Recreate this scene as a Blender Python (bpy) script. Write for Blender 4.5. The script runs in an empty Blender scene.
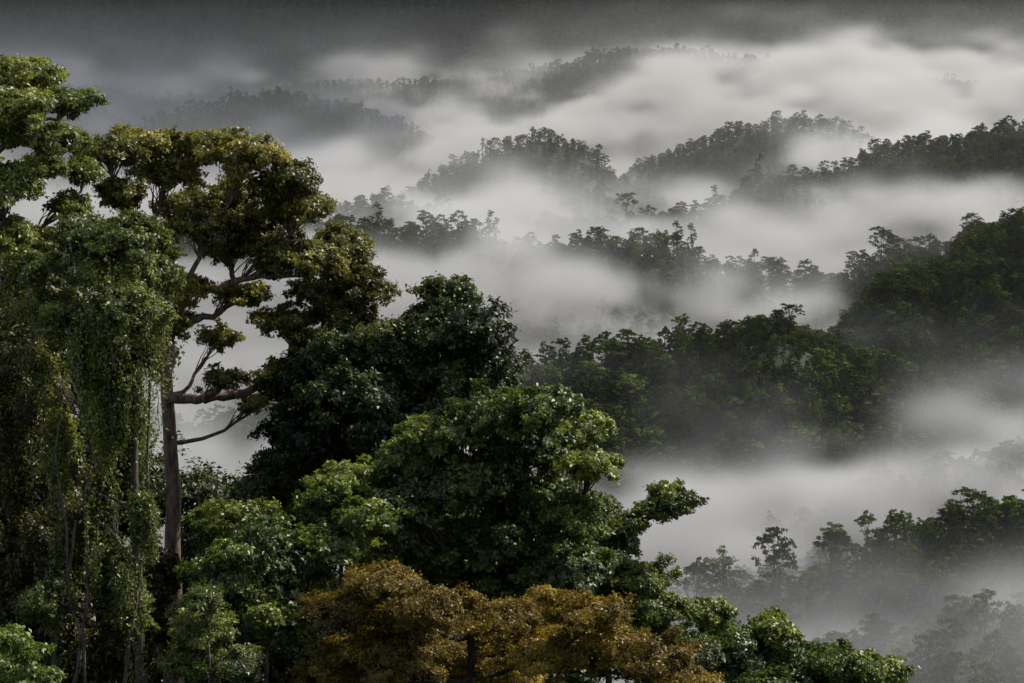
import bpy, math, numpy as np, time
from mathutils import Vector
T0=time.time()
scene=bpy.context.scene
F=1024*70/36.0; PITCH=math.radians(8)
# ---------------------------------------------------------------- helpers
def zat(py,d):
    return -d*np.tan(PITCH+np.arctan((np.asarray(py,float)-341.5)/F))
def xat(px,d,z):
    return (np.asarray(px,float)-512)/F*(d*math.cos(PITCH)-z*math.sin(PITCH))
def P(px,py,d):
    z=float(zat(py,d)); return np.array([float(xat(px,d,z)),d,z])
_tab=np.random.default_rng(7).random(65536)
def _h(ix,iy,iz,s):
    return _tab[((ix*73856093)^(iy*19349663)^(iz*83492791)^(s*2654435))&65535]
def vnoise(x,y,z,s=0):
    x,y,z=np.broadcast_arrays(x,y,z)
    ix=np.floor(x).astype(np.int64);iy=np.floor(y).astype(np.int64);iz=np.floor(z).astype(np.int64)
    fx=x-ix;fy=y-iy;fz=z-iz
    fx=fx*fx*(3-2*fx);fy=fy*fy*(3-2*fy);fz=fz*fz*(3-2*fz)
    def L(a,b,t): return a+(b-a)*t
    a=L(_h(ix,iy,iz,s),_h(ix+1,iy,iz,s),fx); b=L(_h(ix,iy+1,iz,s),_h(ix+1,iy+1,iz,s),fx)
    c=L(_h(ix,iy,iz+1,s),_h(ix+1,iy,iz+1,s),fx); d=L(_h(ix,iy+1,iz+1,s),_h(ix+1,iy+1,iz+1,s),fx)
    return L(L(a,b,fy),L(c,d,fy),fz)
def fbm(x,y,z=0.0,o=4,s=0):
    v=0;a=.5;t=0
    for i in range(o):
        v=v+a*vnoise(x*2**i+17.3*i,y*2**i+5.1*i,z*2**i,s+i);t+=a;a*=.5
    return v/t*2-1
# ---------------------------------------------------------------- terrain
# (distance, slope, canopy silhouette as bearings/elevations)
RIDGES=[
 (560,.50,[(600,800),(760,735),(850,672),(950,640),(1024,622),(1200,600)]),
 (750,.50,[(200,700),(500,690),(620,626),(680,598),(740,592),(800,572),(850,552),(900,534),(960,518),(1024,512),(1200,494)]),
 (900,.50,[(500,640),(840,520),(890,490),(950,468),(1024,464),(1200,440)]),
 (1150,.5,[(-300,460),(0,440),(200,430),(400,400),(500,380),(560,357),(630,346),(690,338),(740,326),(790,319),(830,335),(880,356),(960,398),(1200,460)]),
 (1380,.5,[(500,470),(760,380),(800,352),(850,318),(890,290),(930,272),(970,247),(1024,226),(1200,184)]),
 (1680,.5,[(-300,260),(0,240),(200,228),(330,225),(400,235),(480,233),(520,247),(560,248),(620,243),(660,240),(700,258),(790,275),(830,280),(900,255),(960,238),(1010,225),(1200,200)]),
 (2200,.5,[(-300,190),(0,190),(200,200),(320,206),(380,200),(450,216),(520,232),(600,224),(650,218),(700,214),(750,192),(800,176),(850,164),(900,150),(950,142),(1024,128),(1200,100)]),
 (2750,.45,[(-300,170),(200,190),(400,196),(440,168),(500,142),(540,130),(590,148),(630,190),(700,215),(1200,200)]),
 (3000,.45,[(300,230),(580,205),(640,165),(700,140),(740,124),(800,118),(850,132),(900,160),(1000,170),(1200,170)]),
 (3700,.45,[(-300,80),(0,92),(130,118),(200,108),(280,92),(330,100),(400,122),(450,150),(520,190),(700,200),(1200,190)]),
 (4400,.4,[(-300,90),(200,95),(300,90),(400,84),(500,77),(560,64),(620,52),(700,52),(760,60),(860,74),(1200,90)]),
 (5300,.55,[(-400,20),(0,18),(200,34),(350,48),(500,44),(640,30),(760,34),(860,12),(950,26),(1024,12),(1300,-10)]),
 (6400,.62,[(-600,-140),(0,-120),(300,-150),(600,-110),(900,-150),(1500,-120)]),
]
RC=[]
for d,sl,pts in RIDGES:
    zs=[float(zat(py,d)) for px,py in pts]; xs=[float(xat(px,d,z)) for (px,py),z in zip(pts,zs)]
    RC.append((d,sl,np.array(xs),np.array(zs)-15))
def height(x,y):
    x=np.asarray(x,float);y=np.asarray(y,float)
    prof=np.interp(y,[-400,-60,0,30,90,130,170,300,480,1500,4000,9000,14000],[8,2,-2.4,-15,-37,-45,-62,-160,-325,-330,-280,-100,200])
    side=np.clip((y-40)/60,0,1)*np.clip((300-y)/100,0,1)*(-0.30*np.clip(x,-8,60))
    h=prof+side+np.clip(y/150,0,1)*2*fbm(x/25,y/25,0,3,5)
    for k,(d,sl,xs,zs) in enumerate(RC):
        zc=np.interp(x,xs,zs)+.0035*d*fbm(x/(40+.02*d),k*3.1+0*x,0,3,11)
        dy=y-d-(.03*d+15)*fbm(x/(.07*d+60),k*7.7+y/900,0,3,21)*np.clip(np.abs(y-d)/(.05*d),0,1)
        r=zc-sl*(np.sqrt(dy*dy+35**2)-35)
        r=r+.014*(d+600)*fbm(x/(90+.02*d),y/(90+.02*d),0,3,31)*np.clip(np.abs(y-d)/(.06*d),0,1)
        h=np.maximum(h,r)
    return h
def mesh_from(name,verts,quads,mi=None,attrs=None,mats=(),smooth=False):
    me=bpy.data.meshes.new(name); nv=len(verts);nf=len(quads)
    me.vertices.add(nv); me.vertices.foreach_set('co',np.asarray(verts,np.float32).ravel())
    if nf:
        me.loops.add(nf*4); me.loops.foreach_set('vertex_index',np.asarray(quads,np.int32).ravel())
        me.polygons.add(nf); me.polygons.foreach_set('loop_start',np.arange(0,nf*4,4,dtype=np.int32))
        me.polygons.foreach_set('loop_total',np.full(nf,4,np.int32))
        if mi is not None: me.polygons.foreach_set('material_index',np.asarray(mi,np.int32))
        if smooth: me.polygons.foreach_set('use_smooth',np.ones(nf,bool))
    for k,(typ,arr) in (attrs or {}).items():
        a=me.attributes.new(k,typ,'POINT')
        a.data.foreach_set('vector' if typ=='FLOAT_VECTOR' else 'value',np.asarray(arr).ravel())
    for m in mats: me.materials.append(m)
    me.update(calc_edges=bool(nf))
    ob=bpy.data.objects.new(name,me); return ob
# ---------------------------------------------------------------- materials
def newmat(n):
    m=bpy.data.materials.new(n); m.use_nodes=True; m.node_tree.nodes.clear(); return m,m.node_tree.nodes,m.node_tree.links
def leafmat(n,c0,c1,c2,trans=.35,gloss=.05,v0=.8,v1=1.25):
    m,N,L=newmat(n)
    at=N.new('ShaderNodeAttribute'); at.attribute_name='tint'
    cr=N.new('ShaderNodeValToRGB'); e=cr.color_ramp.elements
    e[0].color=(*c0,1);e[0].position=.05;e[1].color=(*c2,1);e[1].position=.97
    k=e.new(.55);k.color=(*c1,1)
    L.new(at.outputs['Fac'],cr.inputs[0])
    oi=N.new('ShaderNodeObjectInfo'); hs=N.new('ShaderNodeHueSaturation')
    mr=N.new('ShaderNodeMapRange'); mr.inputs['To Min'].default_value=v0; mr.inputs['To Max'].default_value=v1
    L.new(oi.outputs['Random'],mr.inputs[0]); L.new(mr.outputs[0],hs.inputs['Value']); L.new(cr.outputs[0],hs.inputs['Color'])
    di=N.new('ShaderNodeBsdfDiffuse'); tr=N.new('ShaderNodeBsdfTranslucent'); gl=N.new('ShaderNodeBsdfGlossy'); gl.inputs['Roughness'].default_value=.45
    mx=N.new('ShaderNodeMixShader'); mx.inputs[0].default_value=trans; mg=N.new('ShaderNodeMixShader'); mg.inputs[0].default_value=gloss
    L.new(hs.outputs[0],di.inputs[0]);L.new(hs.outputs[0],tr.inputs[0])
    L.new(di.outputs[0],mx.inputs[1]);L.new(tr.outputs[0],mx.inputs[2]);L.new(mx.outputs[0],mg.inputs[1]);L.new(gl.outputs[0],mg.inputs[2])
    o=N.new('ShaderNodeOutputMaterial');L.new((mg if gloss>0 else (mx if trans>0 else di)).outputs[0],o.inputs[0]); return m
def barkmat(n,c0,c1,sc=1.5):
    m,N,L=newmat(n)
    tc=N.new('ShaderNodeTexCoord'); mp=N.new('ShaderNodeMapping'); mp.inputs['Scale'].default_value=(sc*3,sc*3,sc*.6)
    no=N.new('ShaderNodeTexNoise'); no.inputs['Scale'].default_value=1.3; no.inputs['Detail'].default_value=6
    cr=N.new('ShaderNodeValToRGB'); cr.color_ramp.elements[0].color=(*c0,1);cr.color_ramp.elements[1].color=(*c1,1)
    cr.color_ramp.elements[0].position=.35;cr.color_ramp.elements[1].position=.68
    b=N.new('ShaderNodeBsdfPrincipled'); b.inputs['Roughness'].default_value=.9
    bu=N.new('ShaderNodeBump'); bu.inputs['Strength'].default_value=.6; bu.inputs['Distance'].default_value=.1
    L.new(tc.outputs['Object'],mp.inputs[0]);L.new(mp.outputs[0],no.inputs[0]);L.new(no.outputs[0],cr.inputs[0]);L.new(cr.outputs[0],b.inputs['Base Color'])
    L.new(no.outputs[0],bu.inputs['Height']);L.new(bu.outputs[0],b.inputs['Normal'])
    o=N.new('ShaderNodeOutputMaterial');L.new(b.outputs[0],o.inputs[0]); return m
bark_grey=barkmat('bark_grey',(.03,.025,.02),(.16,.13,.10))
bark_pale=barkmat('bark_pale',(.06,.038,.028),(.25,.17,.13))
bark_dark=barkmat('bark_dark',(.015,.013,.011),(.06,.05,.04))
ground=barkmat('forest_floor',(.008,.014,.005),(.018,.028,.010),.02)
LM=dict(
 olive=leafmat('leaf_olive',(.032,.040,.007),(.13,.128,.019),(.40,.34,.055),.45),
 yg=leafmat('leaf_yellow_green',(.032,.052,.008),(.125,.155,.020),(.34,.35,.05),.45),
 vine=leafmat('leaf_vine',(.034,.054,.009),(.135,.17,.025),(.33,.36,.07),.45),
 dark=leafmat('leaf_dark_green',(.009,.019,.004),(.046,.068,.010),(.18,.205,.034),.3),
 brown=leafmat('leaf_brown_olive',(.020,.024,.006),(.080,.078,.014),(.20,.18,.035),.35),
 mid=leafmat('leaf_mid_green',(.013,.028,.005),(.080,.115,.015),(.28,.315,.05),.35),
 light=leafmat('leaf_light_green',(.030,.056,.008),(.14,.185,.022),(.34,.37,.055),.45),
 orange=leafmat('leaf_golden_brown',(.036,.027,.005),(.18,.122,.015),(.42,.30,.04),.35,.03),
 lime=leafmat('leaf_lime',(.05,.09,.010),(.17,.25,.028),(.36,.45,.06),.45),
 far=leafmat('leaf_far_canopy',(.011,.023,.006),(.046,.068,.015),(.15,.175,.034),.0,.0,.4,1.7),
)
# ---------------------------------------------------------------- vegetation builder
def unit(v): return v/np.maximum(np.linalg.norm(v,axis=-1,keepdims=True),1e-9)
def leaf_quads(c,L,W,n,rng,droop=.15):
    N=len(c); n=unit(n); t=unit(np.cross(n,rng.normal(size=(N,3)))); b=np.cross(n,t)
    L=L[:,None];W=W[:,None]; dz=np.array([0,0,1.0])*L*droop
    v=np.stack([c-t*L*.5-dz*.4,c+b*W*.5+dz*.3-t*L*.08,c+t*L*.5-dz,c-b*W*.5+dz*.3-t*L*.08],1)
    return v.reshape(-1,3)
class Builder:
    def __init__(s): s.v=[];s.q=[];s.m=[];s.t=[];s.n=0
    def add(s,v,q,m,t):
        s.v.append(v);s.q.append(q+s.n);s.m.append(np.full(len(q),m));s.t.append(t);s.n+=len(v)
    def leaves(s,c,L,W,n,rng,tint,droop=.15,m=1):
        v=leaf_quads(c,L,W,n,rng,droop); s.add(v,np.arange(len(v)).reshape(-1,4),m,np.repeat(tint,4))
    def tube(s,pts,rad,sides=6):
        pts=np.asarray(pts,float);n=len(pts)
        t=unit(np.gradient(pts,axis=0)); ref=np.array([.3,1,.1]); a=unit(np.cross(t,ref)); b=np.cross(t,a)
        ang=np.linspace(0,2*np.pi,sides,endpoint=False)
        ring=pts[:,None]+np.asarray(rad)[:,None,None]*(a[:,None]*np.cos(ang)[None,:,None]+b[:,None]*np.sin(ang)[None,:,None])
        i=np.arange(n-1)[:,None]*sides; j=np.arange(sides)[None]; j2=(j+1)%sides
        q=np.stack([i+j,i+j2,i+sides+j2,i+sides+j],-1).reshape(-1,4)
        s.add(ring.reshape(-1,3),q,0,np.zeros(n*sides))
    def make(s,name,mats):
        return mesh_from(name,np.concatenate(s.v),np.concatenate(s.q),np.concatenate(s.m),{'tint':('FLOAT',np.concatenate(s.t).astype(np.float32))},mats)
def curve(a,b,n,rng,sag=.0,wig=.05):
    t=np.linspace(0,1,n)[:,None]; L=np.linalg.norm(b-a)
    p=a+(b-a)*t; p=p+np.array([0,0,1.])*np.sin(t*np.pi)*sag*L
    w=np.cumsum(rng.normal(size=(n,3))*wig*L/n**.5,0); w=w-w[:1]-(w[-1:]-w[:1])*t
    return p+w
def foliage_lobe(B,c,r,ncl,rng,rc,lsize,nsub,nleaf,style,limb):
    cl=[]
    for _ in range(ncl):
        u=unit(rng.normal(size=3)); 
        if u[2]<-.2 and rng.random()<.55: u[2]*=-.6
        cl.append(c+u*r*(rng.random()**.5)*rng.uniform(.8,1.45))
    lt=rng.uniform(-.05,.42)
    for cc in cl:
        k=rng.integers(len(limb)//2,len(limb)); a=limb[k]
        p=curve(a,cc,6,rng,.08,.07); B.tube(p,np.linspace(.05,.014,6)*(.6+rc*.5),4)
        R=rc*rng.uniform(.35,1.6); ct=rng.random(); q=max(3,int(nsub*(R/rc)**1.3))
        sub=unit(rng.normal(size=(q,3)))*rng.random((q,1))**.4
        tilt=rng.normal(size=2)*.4; fl=rng.uniform(.3,.55) if style=='layer' else .68
        if style=='hang': so=cc+sub*np.array([R*.45,R*.45,R*1.6])
        else:
            o=sub*np.array([R,R,R*fl]); o[:,2]+=o[:,0]*tilt[0]+o[:,1]*tilt[1]; so=cc+o
        N=q*nleaf
        ce=np.repeat(so,nleaf,0)
        sg=rc*.14+.07
        ce=ce+rng.normal(size=(N,3))*np.array([sg,sg,sg*(.6 if style=='layer' else (1.5 if style=='hang' else .85))])
        out=unit(ce-c)
        n=np.array([0,0,.6 if style!='hang' else .2])+out*.6+rng.normal(size=(N,3))*.55
        L=lsize*rng.uniform(.6,1.5,N)
        tint=np.clip(lt+.35*ct+.2*np.repeat(rng.random(q),nleaf)+.3*rng.random(N)-.1,0,1)
        B.leaves(ce,L,L*.5,n,rng,tint,.25 if style=='hang' else .15)
TREES=[]
def tree(name,leaf,bark,d,trunk_px,lobes,seed,trad=.35,dens=1.0,rc=1.0,lsize=.26,nsub=11,nleaf=20,style='round',fork=None,dj=1.5,stems=(),vines=0,jit=0):
    rng=np.random.default_rng(seed); B=Builder(); s=F/d
    C=[];R=[];ST=[]
    for lb in lobes:
        px,py,rx,rz=lb[:4]; ST.append(lb[4] if len(lb)>4 else style)
        c=P(px+jit*rng.normal(),py+jit*.7*rng.normal(),d+rng.uniform(-dj,dj)); C.append(c); R.append(np.array([rx/s,(rx/s*.9+.5),rz/s]))
    x0=P(trunk_px,600,d)[0]; g=float(height(x0,d)); base=np.array([x0,d,g-.5])
    fz=np.mean([c[2] for c in C]) if fork is None else float(zat(fork,d))
    fk=np.array([x0+.3*rng.normal(),d,fz])
    tp=curve(base,fk,16,rng,0,.015); tt=np.linspace(0,1,16)
    B.tube(tp,trad*(1-.4*tt)+trad*.7*np.exp(-tt*14),10)
    for (x1,y1,x2,y2,rr) in stems:      # further slender trunks of the same clump
        a=P(x1,y1,d-2); b=P(x2,y2,d-1.5); a[2]=float(height(a[0],a[1]))-.5
        B.tube(curve(a,b,12,rng,0,.04),np.linspace(rr,rr*.5,12),7)
    nodes=[tp[i] for i in range(9,16)]; path=[0.0]*7; own=[-1]*7; limbs=[]
    order=sorted(range(len(C)),key=lambda i:np.linalg.norm(C[i]-fk))
    for i in order:
        c=C[i]-np.array([0,0,R[i][2]*.35]); A=np.array(nodes)
        dd=np.linalg.norm(A-c,axis=1); cost=dd+.45*np.array(path)+2.5*np.clip(A[:,2]-c[2]+.25*dd,0,None)
        k=int(np.argmin(cost)); lp=curve(A[k],c,10,rng,-.07 if style!='hang' else .05,.09)
        limbs.append([lp,own[k],i,1]); li=len(limbs)-1
        for j in range(2,10): nodes.append(lp[j]);path.append(path[k]+dd[k]*j/9);own.append(li)
        p=own[k]
        while p>=0: limbs[p][3]+=1; p=limbs[p][1]
    for lp,par,i,cnt in limbs:
        r0=min(trad*.62,trad*.2*cnt**.5+.03); B.tube(lp,np.linspace(r0,max(.04,r0*.45),10),7)
        r=R[i]; vol=(r[0]*r[1]*r[2])**(1/3)/rc
        n=max(3,int(dens*7*vol**2.0))
        foliage_lobe(B,C[i],r,n,rng,rc,lsize,nsub,nleaf,ST[i],lp)
    for _ in range(vines):              # lianas with small leaves hanging out of the crown
        i=rng.integers(len(C)); a=C[i]+rng.normal(size=3)*R[i]*.6; a[1]-=R[i][1]*.6; ln=rng.uniform(2.5,8)
        b=a+np.array([rng.normal()*.4,rng.normal()*.3,-ln]); p=curve(a,b,9,rng,0,.05); B.tube(p,np.full(9,.02),3)
        m=int(ln*28); f=rng.random(m)*8; j=f.astype(int); q=p[j]+(p[np.minimum(j+1,8)]-p[j])*(f-j)[:,None]
        wd=.10+.25*rng.random(); q=q+rng.normal(size=(m,3))*wd; L=lsize*rng.uniform(.5,1.2,m)
        B.leaves(q,L,L*.5,rng.normal(size=(m,3)),rng,np.clip(.35+.6*rng.random(m),0,1),.3)
    ob=B.make(name,[bark,LM[leaf]]); scene.collection.objects.link(ob)
    TREES.append((name,sum(len(q) for q in B.q))); return ob
tree('emergent_rainforest_tree','olive',bark_pale,120,172,[(106,152,25,14),(144,142,30,15),(172,172,28,15,'round'),(208,148,34,15),(248,158,34,16),(288,182,30,15,'round'),(240,200,36,15),(188,204,28,15),(308,214,30,16),(340,246,32,17),(368,282,24,17,'round'),(328,290,34,16),(282,256,34,16),(226,248,32,15),(262,226,32,15),(288,322,28,12),(352,314,26,13),(240,296,26,11),(318,340,22,10),(268,374,15,7),(148,242,24,16),(128,198,22,15),(260,402,12,5),(190,288,24,13),(174,325,22,11),(218,336,18,7),(300,364,18,7),(222,378,16,6),(350,270,22,14),(316,262,24,14),(206,222,28,14)],1,trad=.62,dens=1.0,rc=.50,style='layer',fork=372,dj=6,nleaf=18,lsize=.24,jit=4)
tree('canopy_tree','yg',bark_grey,105,12,[(10,76,36,18),(48,74,32,13),(78,98,22,10),(30,105,32,13),(18,134,34,14),(64,140,26,11),(-22,110,40,26),(84,170,18,9),(40,168,32,12),(8,198,34,14),(68,206,22,10),(5,240,34,18),(45,235,22,12),(-45,180,40,40)],2,trad=.4,dens=.75,rc=.48,style='layer',dj=4.5,lsize=.22,jit=5)
tree('vine_covered_tree','vine',bark_grey,98,138,[(80,250,36,18,'layer'),(128,244,36,18,'layer'),(48,272,26,20,'layer'),(100,275,36,20,'round'),(158,275,22,22,'layer'),(62,312,30,24,'layer'),(120,318,34,24,'round'),(84,352,18,30),(150,330,12,30),(118,372,14,34),(58,385,14,30),(96,420,16,36),(142,400,12,34),(70,460,14,36),(128,455,16,36),(104,505,14,34),(144,520,12,34),(80,545,15,30),(118,590,18,30),(60,600,20,24,'round'),(140,610,20,24,'round')],3,trad=.28,dens=1.0,rc=.50,lsize=.2,style='hang',nleaf=22,dj=3,vines=54,stems=[(60,640,90,430,.13),(100,660,60,420,.10),(118,640,150,380,.12),(30,650,75,520,.12)],jit=6)
tree('vine_covered_tree','brown',bark_dark,104,75,[(15,300,42,26,'layer'),(40,330,30,26,'round'),(20,385,42,34),(15,460,40,34),(10,530,40,34),(48,430,24,44),(-25,400,50,90),(40,560,30,40),(70,500,20,36),(30,350,34,20,'layer'),(5,420,34,20,'layer'),(20,480,34,18,'layer'),(35,400,24,14,'layer'),(12,540,30,16,'layer')],4,trad=.3,dens=1.0,rc=.7,style='hang',dj=3.5,vines=30)
tree('broadleaf_tree','dark',bark_dark,119,400,[(452,303,26,18),(430,330,38,24),(476,335,28,24),(455,375,48,28),(405,360,32,24),(345,348,38,20),(308,382,34,30),(350,400,45,35),(300,440,38,38),(400,430,60,40),(340,470,50,40),(272,485,24,26),(486,392,24,18),(300,525,45,40),(380,520,50,40),(380,345,24,16)],5,trad=.4,dens=1.0,rc=.66,nleaf=24,dj=4,jit=4)
tree('broadleaf_tree','mid',bark_dark,109,500,[(440,430,36,18),(490,412,40,18),(540,405,36,16),(575,430,30,18),(594,466,24,16),(520,450,44,20),(460,480,44,22),(540,500,44,22),(580,522,30,20),(490,540,52,24),(430,550,40,24),(560,570,44,24),(500,600,56,28),(600,590,38,22),(410,510,32,26),(400,460,28,22)],6,trad=.38,dens=1.15,rc=.58,style='layer',nleaf=24,dj=5,jit=4)
tree('leaning_branch_tree','mid',bark_dark,112,610,[(632,524,18,10),(654,512,18,8),(676,504,16,7),(690,500,10,6),(664,490,12,5),(620,542,18,12),(600,565,34,24),(640,580,28,18),(652,612,34,22),(600,625,48,28),(690,650,28,16)],7,trad=.25,dens=.75,rc=.42,style='layer',dj=2.5,lsize=.22,jit=2)
tree('golden_leaved_tree','orange',bark_dark,92,470,[(392,588,34,13),(350,618,36,15),(432,604,36,14),(380,650,50,18),(450,648,40,18),(500,622,36,15),(550,608,36,14),(592,622,34,14),(540,655,46,18),(612,655,38,15),(662,668,36,13),(330,668,34,18),(480,695,60,25),(700,682,30,11),(415,625,30,14)],8,trad=.3,dens=1.15,rc=.46,lsize=.16,nleaf=26,dj=5.5,style='layer',jit=6)
tree('broadleaf_tree','light',bark_grey,105,345,[(350,478,34,12),(322,504,30,13),(366,518,30,14),(336,548,34,15),(298,545,24,12),(370,560,24,12)],9,trad=.18,dens=.95,rc=.46,style='layer',dj=3.5,jit=4)
tree('broadleaf_tree','mid',bark_grey,101,250,[(240,526,36,20),(228,580,38,26),(272,570,34,24),(292,620,38,30),(220,640,46,30),(304,580,26,20),(262,540,30,20)],10,trad=.22,dens=1.1,rc=.52,style='layer',dj=4,jit=4)
tree('broadleaf_tree','light',bark_grey,99,262,[(262,612,24,12),(236,552,22,9),(285,590,18,9)],20,trad=.12,dens=.5,rc=.42,style='layer',dj=2)
tree('sapling_tree','vine',bark_grey,90,203,[(206,598,17,14),(202,630,24,17),(196,662,28,18),(240,664,24,16)],11,trad=.08,dens=1.0,rc=.37,lsize=.15,style='layer',dj=2,jit=3)
tree('sapling_tree','lime',bark_grey,80,10,[(8,638,20,8),(30,654,16,6),(4,664,30,9),(40,680,24,8),(14,684,30,9)],12,trad=.07,dens=.7,rc=.30,lsize=.22,style='layer',nsub=8,nleaf=12)
tree('broadleaf_tree','mid',bark_dark,126,750,[(702,622,20,14),(732,638,28,16),(768,632,24,14),(742,664,40,20),(800,660,30,14),(842,664,30,12),(880,674,22,10),(690,655,30,20),(780,690,60,16)],13,trad=.22,dens=.9,rc=.5,dj=3,jit=3)
tree('broadleaf_tree','dark',bark_dark,131,100,[(0,500,50,40),(60,500,40,40),(120,520,40,40),(190,495,32,26),(10,580,50,45),(80,590,50,45),(150,600,50,45),(230,590,50,40),(215,540,40,30),(300,600,50,40),(20,660,60,35),(110,670,60,35),(200,670,60,35),(300,670,60,35),(-10,420,40,50),(50,360,44,44),(110,380,40,40),(40,290,40,30),(100,450,44,40),(145,470,30,40),(240,500,32,26),(150,340,24,30)],14,trad=.35,dens=1.0,rc=1.2,lsize=.32,dj=2)
tree('broadleaf_tree','dark',bark_dark,131,480,[(380,600,60,40),(460,600,60,40),(540,600,60,40),(600,640,60,35),(440,500,60,45),(520,520,50,40),(660,670,50,25),(400,670,60,35),(500,680,60,30),(590,540,30,30)],15,trad=.35,dens=.9,rc=1.2,lsize=.32,dj=2)
tree('broadleaf_tree','brown',bark_grey,103,140,[(60,600,26,34),(30,610,34,30),(140,640,32,24),(90,660,42,22),(20,560,34,24),(150,570,20,28)],16,trad=.2,dens=1.0,rc=.6,style='round')
print('fg trees',sum(n for _,n in TREES),time.time()-T0)
# ---------------------------------------------------------------- ground sheet
nu,nvv=420,520
yy=np.concatenate([np.linspace(-300,60,30,endpoint=False),np.geomspace(60,14000,nvv-30)])
uu=np.linspace(-1,1,nu)
Y,U=np.meshgrid(yy,uu,indexing='ij'); X=U*(350+.62*np.clip(Y,0,None)); Z=height(X,Y)
idx=np.arange(nvv*nu).reshape(nvv,nu)
q=np.stack([idx[:-1,:-1],idx[:-1,1:],idx[1:,1:],idx[1:,:-1]],-1).reshape(-1,4)
tob=mesh_from('terrain',np.stack([X,Y,Z],-1).reshape(-1,3),q,None,None,[ground],True); scene.collection.objects.link(tob)
# ---------------------------------------------------------------- clouds added out of view to shade the far range and western mist
cm,N,L=newmat('shade_cloud'); cd=N.new('ShaderNodeBsdfDiffuse'); ct=N.new('ShaderNodeBsdfTranslucent'); cx_=N.new('ShaderNodeMixShader'); cx_.inputs[0].default_value=.3
cn=N.new('ShaderNodeTexNoise'); cn.inputs['Scale'].default_value=.01; cr=N.new('ShaderNodeValToRGB'); cr.color_ramp.elements[0].color=(.5,.52,.55,1); cr.color_ramp.elements[1].color=(.8,.8,.8,1)
gg=N.new('ShaderNodeNewGeometry'); L.new(gg.outputs['Position'],cn.inputs['Vector']); L.new(cn.outputs[0],cr.inputs[0])
for n_ in (cd,ct): L.new(cr.outputs[0],n_.inputs[0])
L.new(cd.outputs[0],cx_.inputs[1]);L.new(ct.outputs[0],cx_.inputs[2]); co_=N.new('ShaderNodeOutputMaterial'); L.new(cx_.outputs[0],co_.inputs[0])
def shade_cloud(cx,cy,cz,rx,ry,rz,s):
    nt_,npn=220,110
    th,ph=np.meshgrid(np.linspace(0,2*np.pi,nt_,endpoint=False),np.linspace(.02,np.pi-.02,npn),indexing='ij')
    ux=np.cos(th)*np.sin(ph);uy=np.sin(th)*np.sin(ph);uz=np.cos(ph)
    wx,wy=ux*rx/260,uy*ry/260
    k=1+.22*fbm(wx*.6,wy*.6,uz,3,s)+.0*th
    hgt=np.where(uz>0,1,.35)*rz*(1+.9*np.abs(fbm(wx,wy,uz*2,4,s+9)))
    v=np.stack([cx+ux*rx*k,cy+uy*ry*k,cz+uz*hgt],-1).reshape(-1,3)
    ix=np.arange(nt_*npn).reshape(nt_,npn); i2=np.roll(ix,-1,0)
    q=np.stack([ix[:,:-1],ix[:,1:],i2[:,1:],i2[:,:-1]],-1).reshape(-1,4)
    ob=mesh_from('shade_cloud',v,q,None,None,[cm],True); scene.collection.objects.link(ob)
shade_cloud(620,6650,1150,3900,1300,190,3)
shade_cloud(-30,4230,1000,800,620,150,17)
# ---------------------------------------------------------------- distant canopy: instanced trees
col=bpy.data.collections.new('canopy_tree_kinds')
def kind(i,H,lob,nl,ls,seed):
    rng=np.random.default_rng(seed);B=Builder()
    top=np.array([0,0,H*.75]); tp=curve(np.array([0,0,-3.]),top,8,rng,0,.02); B.tube(tp,np.linspace(.4,.15,8),5)
    for c,r in lob:
        c=np.array(c,float);r=np.array(r,float)
        k=rng.integers(4,8); B.tube(curve(tp[k],c,5,rng,-.05,.05),np.linspace(.15,.05,5),4)
        n=int(nl*(r[0]*r[1])/9); u=unit(rng.normal(size=(n,3))); u[:,2]=np.where(u[:,2]<-.1,-u[:,2]*.7,u[:,2])
        ng=max(4,n//18); g=rng.integers(0,ng,n); gu=unit(rng.normal(size=(ng,3)))[g]; gu[:,2]=np.where(gu[:,2]<-.3,-gu[:,2],gu[:,2])
        p=c+(gu*.78+u*.34)*r*rng.uniform(.8,1.1,(n,1)); gt=rng.random(ng)[g]
        L=ls*rng.uniform(.6,1.5,n); B.leaves(p,L,L*.6,u*.5+gu*.4+np.array([0,0,.5])+rng.normal(size=(n,3))*.4,rng,np.clip(.25*rng.random()+.4*gt+.35*rng.random(n),0,1))
    ob=B.make('kind_%02d'%i,[bark_dark,LM['far']]); col.objects.link(ob)
rk=np.random.default_rng(99)
for i in range(6):      # rounded crowns, leafy almost to the ground
    H=19; lob=[]; W=rk.uniform(3.8,5.4)
    for k in range(14):
        a=rk.uniform(0,6.28)+k*2.4; q_=(k+.5)/14; rr=W*q_**.5; zz=H*.50+ (H*.42)*(1-q_)**.6+rk.uniform(-1.6,1.6)
        lob.append(((rr*math.cos(a),rr*math.sin(a),zz),(rk.uniform(1.5,2.6),rk.uniform(1.5,2.6),rk.uniform(1.2,2.1))))
    for k in range(5):
        a=rk.uniform(0,6.28); rr=rk.uniform(1.5,3.5); lob.append(((rr*math.cos(a),rr*math.sin(a),H*rk.uniform(.12,.42)),(2.3,2.3,2.4)))
    kind(i,H,lob,190,.8,200+i)
for i in range(6,8):    # wide emergents
    H=24; lob=[]
    for k in range(17):
        a=k*2.4; q_=(k+.5)/17; rr=6.6*q_**.5; lob.append(((rr*math.cos(a),rr*math.sin(a),H*.60+H*.30*(1-q_)**.7+rk.uniform(-1.7,1.4)),(rk.uniform(1.7,2.8),rk.uniform(1.7,2.8),rk.uniform(1.2,2.0))))
    kind(i,H,lob,190,.7,300+i)
H=24;lob=[]             # tall narrow one
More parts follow.
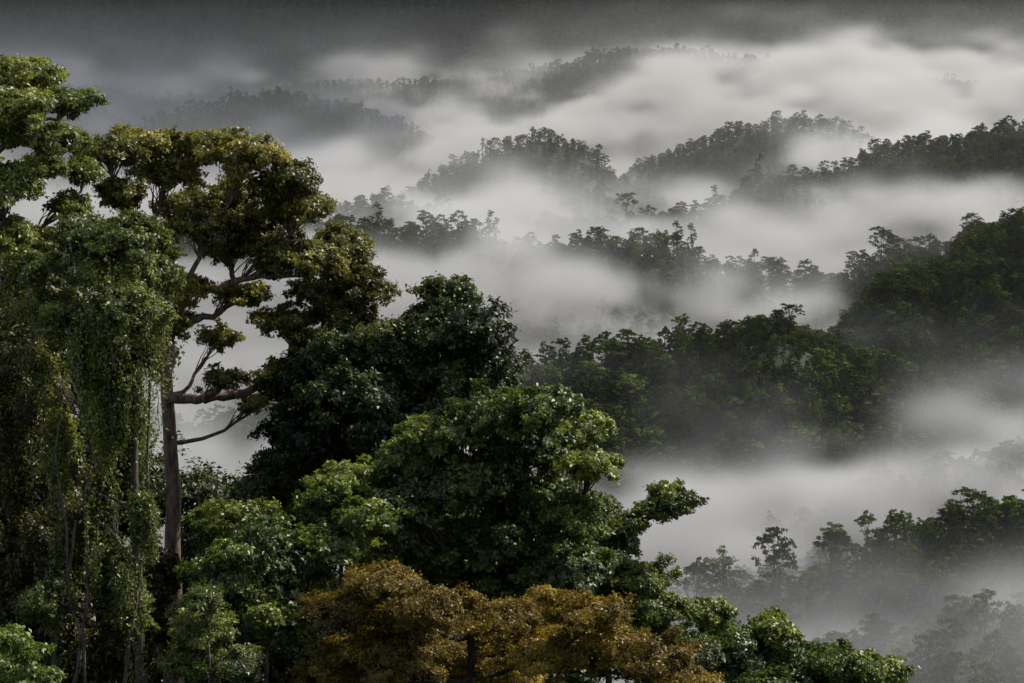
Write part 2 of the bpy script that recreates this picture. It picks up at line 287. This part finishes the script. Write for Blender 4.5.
for k in range(12):
    a=rk.uniform(0,6.28); zz=rk.uniform(.45,1.0); rr=rk.uniform(.5,3.2)*(1.3-zz*.8); lob.append(((rr*math.cos(a),rr*math.sin(a),H*zz),(rk.uniform(1.2,2.1),rk.uniform(1.2,2.1),rk.uniform(1.,1.8))))
kind(8,H,lob,230,.6,333)
rng=np.random.default_rng(5); PT=[];SC=[];RO=[];ID=[]
def scatter(y0,y1,sp,smin,smax,pe=.05):
    for y in np.arange(y0,y1,sp):
        w=.36*y+90; xs=np.arange(-w,w,sp); n=len(xs)
        x=xs+rng.uniform(-.48,.48,n)*sp; yv=y+rng.uniform(-.48,.48,n)*sp
        z=height(x,yv); s=(smin+(smax-smin)*rng.random(n)**1.6)*(1+.35*fbm(x/45,yv/45,0,2,77))
        k=rng.integers(0,6,n); em=rng.random(n)<pe; k=np.where(em,rng.integers(6,9,n),k); s=np.where(em,s*1.15,s)
        PT.append(np.stack([x,yv,z-1.0*s],-1));SC.append(np.stack([s,s,s*rng.uniform(.8,1.25,n)],-1));RO.append(rng.uniform(0,6.28,n));ID.append(k)
scatter(175,480,10,.6,1.0)
scatter(480,1450,7.2,.5,1.25,.04)
scatter(1450,2500,9.5,.6,1.45,.04)
scatter(2500,5000,13.0,.75,1.35,.03)
scatter(5000,6500,19,1.1,1.8,.02)
def emergent(px,py,d,k,wide=1.0):
    z=float(zat(py,d)); x=float(xat(px,d,z)); g=float(height(x,d)); s=max(.6,min(2.2,(z-g)/24.))
    PT.append(np.array([[x,d,g-1]]));SC.append(np.array([[s*wide,s*wide,s]]));RO.append(np.array([rng.uniform(0,6)]));ID.append(np.array([k]))
for a in [(775,522,745,7,.7),(697,554,742,6,.85),(832,522,752,6,.8),(930,503,752,0,1.1),(1000,496,750,3,1),(628,314,1148,1,1.1),(790,298,1148,6,1.0),(735,310,1150,2,1.1),(692,222,1676,8,.9),(640,229,1680,6,.9),(560,241,1680,2,.8),(770,252,1690,6,1.2),(945,448,900,7,1.0),(990,450,905,1,1.1),(900,260,1380,4,.9),(975,234,1385,2,1.1),(860,154,2200,6,.8),(780,168,2200,3,.9),(940,132,2200,2,1.),(1005,120,2200,6,.9),(380,194,2200,6,1),(470,224,1680,6,1),(740,116,3000,1,1),(545,122,2750,1,1),(880,280,1380,7,.9)]:
    emergent(*a)
PT=np.concatenate(PT);SC=np.concatenate(SC);RO=np.concatenate(RO);ID=np.concatenate(ID)
print('instances',len(PT))
fo=mesh_from('distant_rainforest_canopy',PT,[],None,{'iscale':('FLOAT_VECTOR',SC.astype(np.float32)),'irot':('FLOAT',RO.astype(np.float32)),'ikind':('INT',ID.astype(np.int32))})
scene.collection.objects.link(fo)
def gn(name):
    g=bpy.data.node_groups.new(name,'GeometryNodeTree')
    g.interface.new_socket('Geometry',in_out='INPUT',socket_type='NodeSocketGeometry'); g.interface.new_socket('Geometry',in_out='OUTPUT',socket_type='NodeSocketGeometry')
    return g,g.nodes,g.links,g.nodes.new('NodeGroupInput'),g.nodes.new('NodeGroupOutput')
g,N,L,gi,go=gn('canopy_instances')
iop=N.new('GeometryNodeInstanceOnPoints'); ci=N.new('GeometryNodeCollectionInfo'); ci.inputs['Collection'].default_value=col
ci.inputs['Separate Children'].default_value=True; ci.inputs['Reset Children'].default_value=True
def named(N,n,t):
    a=N.new('GeometryNodeInputNamedAttribute'); a.data_type=t; a.inputs['Name'].default_value=n
    return [o for o in a.outputs if o.enabled and o.name=='Attribute'][0]
iop.inputs['Pick Instance'].default_value=True
cx=N.new('ShaderNodeCombineXYZ'); L.new(named(N,'irot','FLOAT'),cx.inputs[2])
L.new(gi.outputs[0],iop.inputs['Points']);L.new(ci.outputs[0],iop.inputs['Instance']);L.new(named(N,'ikind','INT'),iop.inputs['Instance Index'])
L.new(cx.outputs[0],iop.inputs['Rotation']);L.new(named(N,'iscale','FLOAT_VECTOR'),iop.inputs['Scale']);L.new(iop.outputs[0],go.inputs[0])
fo.modifiers.new('canopy','NODES').node_group=g
# ---------------------------------------------------------------- mist (voxel volumes)
# distance, peak extinction, mist-top elevation by bearing
FOG=[
 (300,.0000,[(0,760),(1024,760)]),
 (420,.0014,[(0,700),(640,690),(800,655),(1024,625)]),
 (540,.0026,[(0,690),(640,670),(800,640),(1024,605)]),
 (670,.0120,[(0,560),(640,585),(740,608),(850,602),(1024,588)]),
 (750,.0040,[(0,560),(620,585),(740,620),(850,612),(1024,592)]),
 (840,.0350,[(0,430),(600,500),(700,510),(850,500),(1024,488)]),
 (950,.0300,[(0,420),(500,440),(600,492),(700,504),(850,476),(940,448),(1024,434)]),
 (1040,.0020,[(0,440),(500,430),(620,470),(800,490),(1024,460)]),
 (1180,.001,[(0,420),(500,420),(620,450),(800,450),(1024,450)]),
 (1260,.017,[(0,330),(500,345),(700,340),(790,336),(850,344),(940,364),(1024,392)]),
 (1340,.002,[(0,330),(500,345),(700,340),(790,338),(850,352),(940,380),(1024,400)]),
 (1520,.026,[(0,266),(350,256),(450,264),(560,276),(700,278),(790,286),(850,306),(1024,340)]),
 (1640,.004,[(0,275),(500,275),(700,285),(850,300),(1024,290)]),
 (1740,.006,[(0,225),(500,250),(640,255),(760,260),(850,255),(1024,235)]),
 (2000,.024,[(0,222),(320,230),(500,240),(600,236),(700,238),(800,228),(900,209),(1024,196)]),
 (2200,.004,[(0,215),(500,235),(700,240),(850,215),(1024,190)]),
 (2500,.020,[(0,195),(350,203),(420,208),(500,200),(560,200),(620,203),(700,192),(760,175),(850,152),(950,132),(1024,114)]),
 (2800,.004,[(0,180),(350,195),(450,195),(550,190),(620,195),(700,190),(780,175),(850,155),(1024,120)]),
 (3200,.018,[(0,140),(300,175),(420,170),(500,133),(620,119),(740,113),(850,99),(1024,84)]),
 (3500,.012,[(0,125),(100,115),(250,118),(330,135),(420,145),(500,118),(700,102),(850,80),(1024,68)]),
 (3900,.014,[(0,84),(130,70),(200,70),(300,92),(420,104),(560,94),(700,82),(850,66),(1024,58)]),
 (4700,.012,[(0,76),(100,62),(200,66),(300,84),(450,72),(600,64),(720,56),(800,54),(860,43),(930,54),(1024,46)]),
 (5000,.0012,[(0,90),(300,96),(700,76),(860,64),(1024,66)]),
 (6000,.0,[(0,105),(1024,100)])]
FD=np.array([f[0] for f in FOG],float); FK=np.array([f[1] for f in FOG]); BX=np.linspace(-1.0,1.0,161)  # bearing tan
TOPZ=np.zeros((len(FOG),161))
for i,(d,k,pts) in enumerate(FOG):
    py=np.interp(BX*F+512,[p[0] for p in pts],[p[1] for p in pts]); TOPZ[i]=zat(py,d)
def fogdens(X,Y,Z):
    fi=np.clip(np.interp(Y,FD,np.arange(len(FD))),0,len(FD)-1.001); i0=fi.astype(int); t=fi-i0
    bj=np.clip((X/np.maximum(Y,1)+1)*80,0,159.99); j0=bj.astype(int); u=bj-j0
    A=TOPZ[i0,j0]*(1-u)+TOPZ[i0,j0+1]*u; B_=TOPZ[i0+1,j0]*(1-u)+TOPZ[i0+1,j0+1]*u
    top=A*(1-t)+B_*t; K=FK[i0]*(1-t)+FK[i0+1]*t
    # mist is thinner over the western far valleys
    west=1-np.clip((X/np.maximum(Y,1)+.16)/.14,0,1); far=np.clip((Y-2300)/600,0,1)
    K=K*(1-far*west*.88)
    sc=.06*Y+45; Yc=np.minimum(Y,3000)*np.where(Y>4300,.6,1)
    n2=fbm(X/sc,Y/sc,Z/(sc*.8),3,51); n3=fbm(X/(sc*.40),Y/(sc*.40),Z/(sc*.2),4,61)
    s=7+.0038*Y
    h=(top+.018*Yc*n2+.012*Yc*n3-Z)/s
    core=1/(1+np.exp(-np.clip(h*1.4,-30,30)))
    mod=np.clip(.5+1.8*n3+1.0*n2,.03,2.1)
    up=np.clip(-h,0,60)
    wisp=np.exp(-up*.3)*np.clip(n3*1.8,0,1)*.05*np.where(Y>4300,0,1)
    d=K*(core*mod+wisp)+(.00018*np.exp(-up*.14)+.00055*west*far*np.exp(-up*.35))*np.clip((Y-1300)/1500,0,1)*np.clip((4800-Y)/900,0,1)
    return d+.000012*np.clip((110-Z)/90,0,1)
def mistmat(rate):
    m,N,L=newmat('mist'); at=N.new('ShaderNodeAttribute'); at.attribute_name='density'
    mu=N.new('ShaderNodeMath'); mu.operation='MULTIPLY'; mu.inputs[1].default_value=.001; L.new(at.outputs['Fac'],mu.inputs[0])
    sc=N.new('ShaderNodeVolumeScatter'); sc.inputs['Color'].default_value=(.96,.98,1.0,1); sc.inputs['Anisotropy'].default_value=.25
    L.new(mu.outputs[0],sc.inputs['Density']); o=N.new('ShaderNodeOutputMaterial'); L.new(sc.outputs[0],o.inputs['Volume'])
    try:
        m.cycles.volume_step_rate=rate; m.cycles.volume_sampling='DISTANCE'
    except Exception as e: print(e)
    return m
def mist(lo,hi,res,MM):
    nx,ny,nz=res; ax=[np.linspace(lo[i],hi[i],res[i]) for i in range(3)]
    Zg,Yg,Xg=np.meshgrid(ax[2],ax[1],ax[0],indexing='ij')
    Xf,Yf,Zf=Xg.ravel(),Yg.ravel(),Zg.ravel()
    D=fogdens(Xf,Yf,Zf)*1000
    ob=mesh_from('mist',np.stack([Xf,Yf,Zf],-1),[],None,{'dens':('FLOAT',D.astype(np.float32))},[MM]); scene.collection.objects.link(ob)
    g,N,L,gi,go=gn('mist_volume')
    def M(op,a,b):
        n=N.new('ShaderNodeMath'); n.operation=op
        for k,v in enumerate((a,b)):
            if v is None: continue
            if isinstance(v,(int,float)): n.inputs[k].default_value=v
            else: L.new(v,n.inputs[k])
        return n.outputs[0]
    pos=N.new('GeometryNodeInputPosition'); sx=N.new('ShaderNodeSeparateXYZ'); L.new(pos.outputs[0],sx.inputs[0])
    I=[]
    for k in range(3):
        vs=(hi[k]-lo[k])/(res[k]-1); I.append(M('FLOOR',M('ADD',M('DIVIDE',M('SUBTRACT',sx.outputs[k],float(lo[k])),vs),.5),None))
    ix=M('ADD',M('ADD',I[0],M('MULTIPLY',M('ADD',I[1],M('MULTIPLY',I[2],float(ny))),float(nx))),.25)
    si=N.new('GeometryNodeSampleIndex'); si.data_type='FLOAT'; si.domain='POINT'; si.clamp=True
    L.new(gi.outputs[0],si.inputs['Geometry']); L.new(named(N,'dens','FLOAT'),[i for i in si.inputs if i.name=='Value' and i.enabled][0]); L.new(ix,si.inputs['Index'])
    vc=N.new('GeometryNodeVolumeCube'); vc.inputs['Min'].default_value=lo; vc.inputs['Max'].default_value=hi
    for a,r in zip('XYZ',res): vc.inputs['Resolution '+a].default_value=r
    L.new([o for o in si.outputs if o.enabled][0],vc.inputs['Density'])
    sm=N.new('GeometryNodeSetMaterial'); sm.inputs['Material'].default_value=MM
    L.new(vc.outputs[0],sm.inputs['Geometry']); L.new(sm.outputs[0],go.inputs[0])
    ob.modifiers.new('mist','NODES').node_group=g
mist((-560.,330.,-335.),(560.,1440.,-20.),(113,101,51),mistmat(5))
mist((-2000.,1452.,-335.),(2000.,5800.,110.),(201,196,50),mistmat(7))
print('mist',time.time()-T0)
# ---------------------------------------------------------------- light, sky, camera
AZ,EL=60,46
w=bpy.data.worlds.new('World'); scene.world=w; w.use_nodes=True; nt=w.node_tree
sk=nt.nodes.new('ShaderNodeTexSky'); sk.sky_type='NISHITA'; sk.sun_disc=False; sk.sun_elevation=math.radians(EL); sk.sun_rotation=math.radians(AZ); sk.dust_density=2
hs=nt.nodes.new('ShaderNodeHueSaturation'); hs.inputs['Saturation'].default_value=.65
bg=nt.nodes['Background']; bg.inputs[1].default_value=.15; nt.links.new(sk.outputs[0],hs.inputs['Color']); nt.links.new(hs.outputs[0],bg.inputs[0])
sl=bpy.data.lights.new('sun','SUN'); sl.energy=5.0; sl.angle=math.radians(.5); sl.color=(1,.93,.81)
so=bpy.data.objects.new('sun',sl); scene.collection.objects.link(so)
ts=Vector((math.sin(math.radians(AZ))*math.cos(math.radians(EL)),math.cos(math.radians(AZ))*math.cos(math.radians(EL)),math.sin(math.radians(EL))))
so.rotation_euler=(-ts).to_track_quat('-Z','Y').to_euler(); so.location=ts*500
cam=bpy.data.cameras.new('camera'); cam.lens=70; cam.sensor_width=36; cam.clip_end=30000; cam.clip_start=.5
co=bpy.data.objects.new('camera',cam); scene.collection.objects.link(co); co.rotation_euler=(math.radians(82),0,0); scene.camera=co
scene.view_settings.view_transform='Standard'; scene.view_settings.look='None'; scene.view_settings.exposure=0
print('done',time.time()-T0)
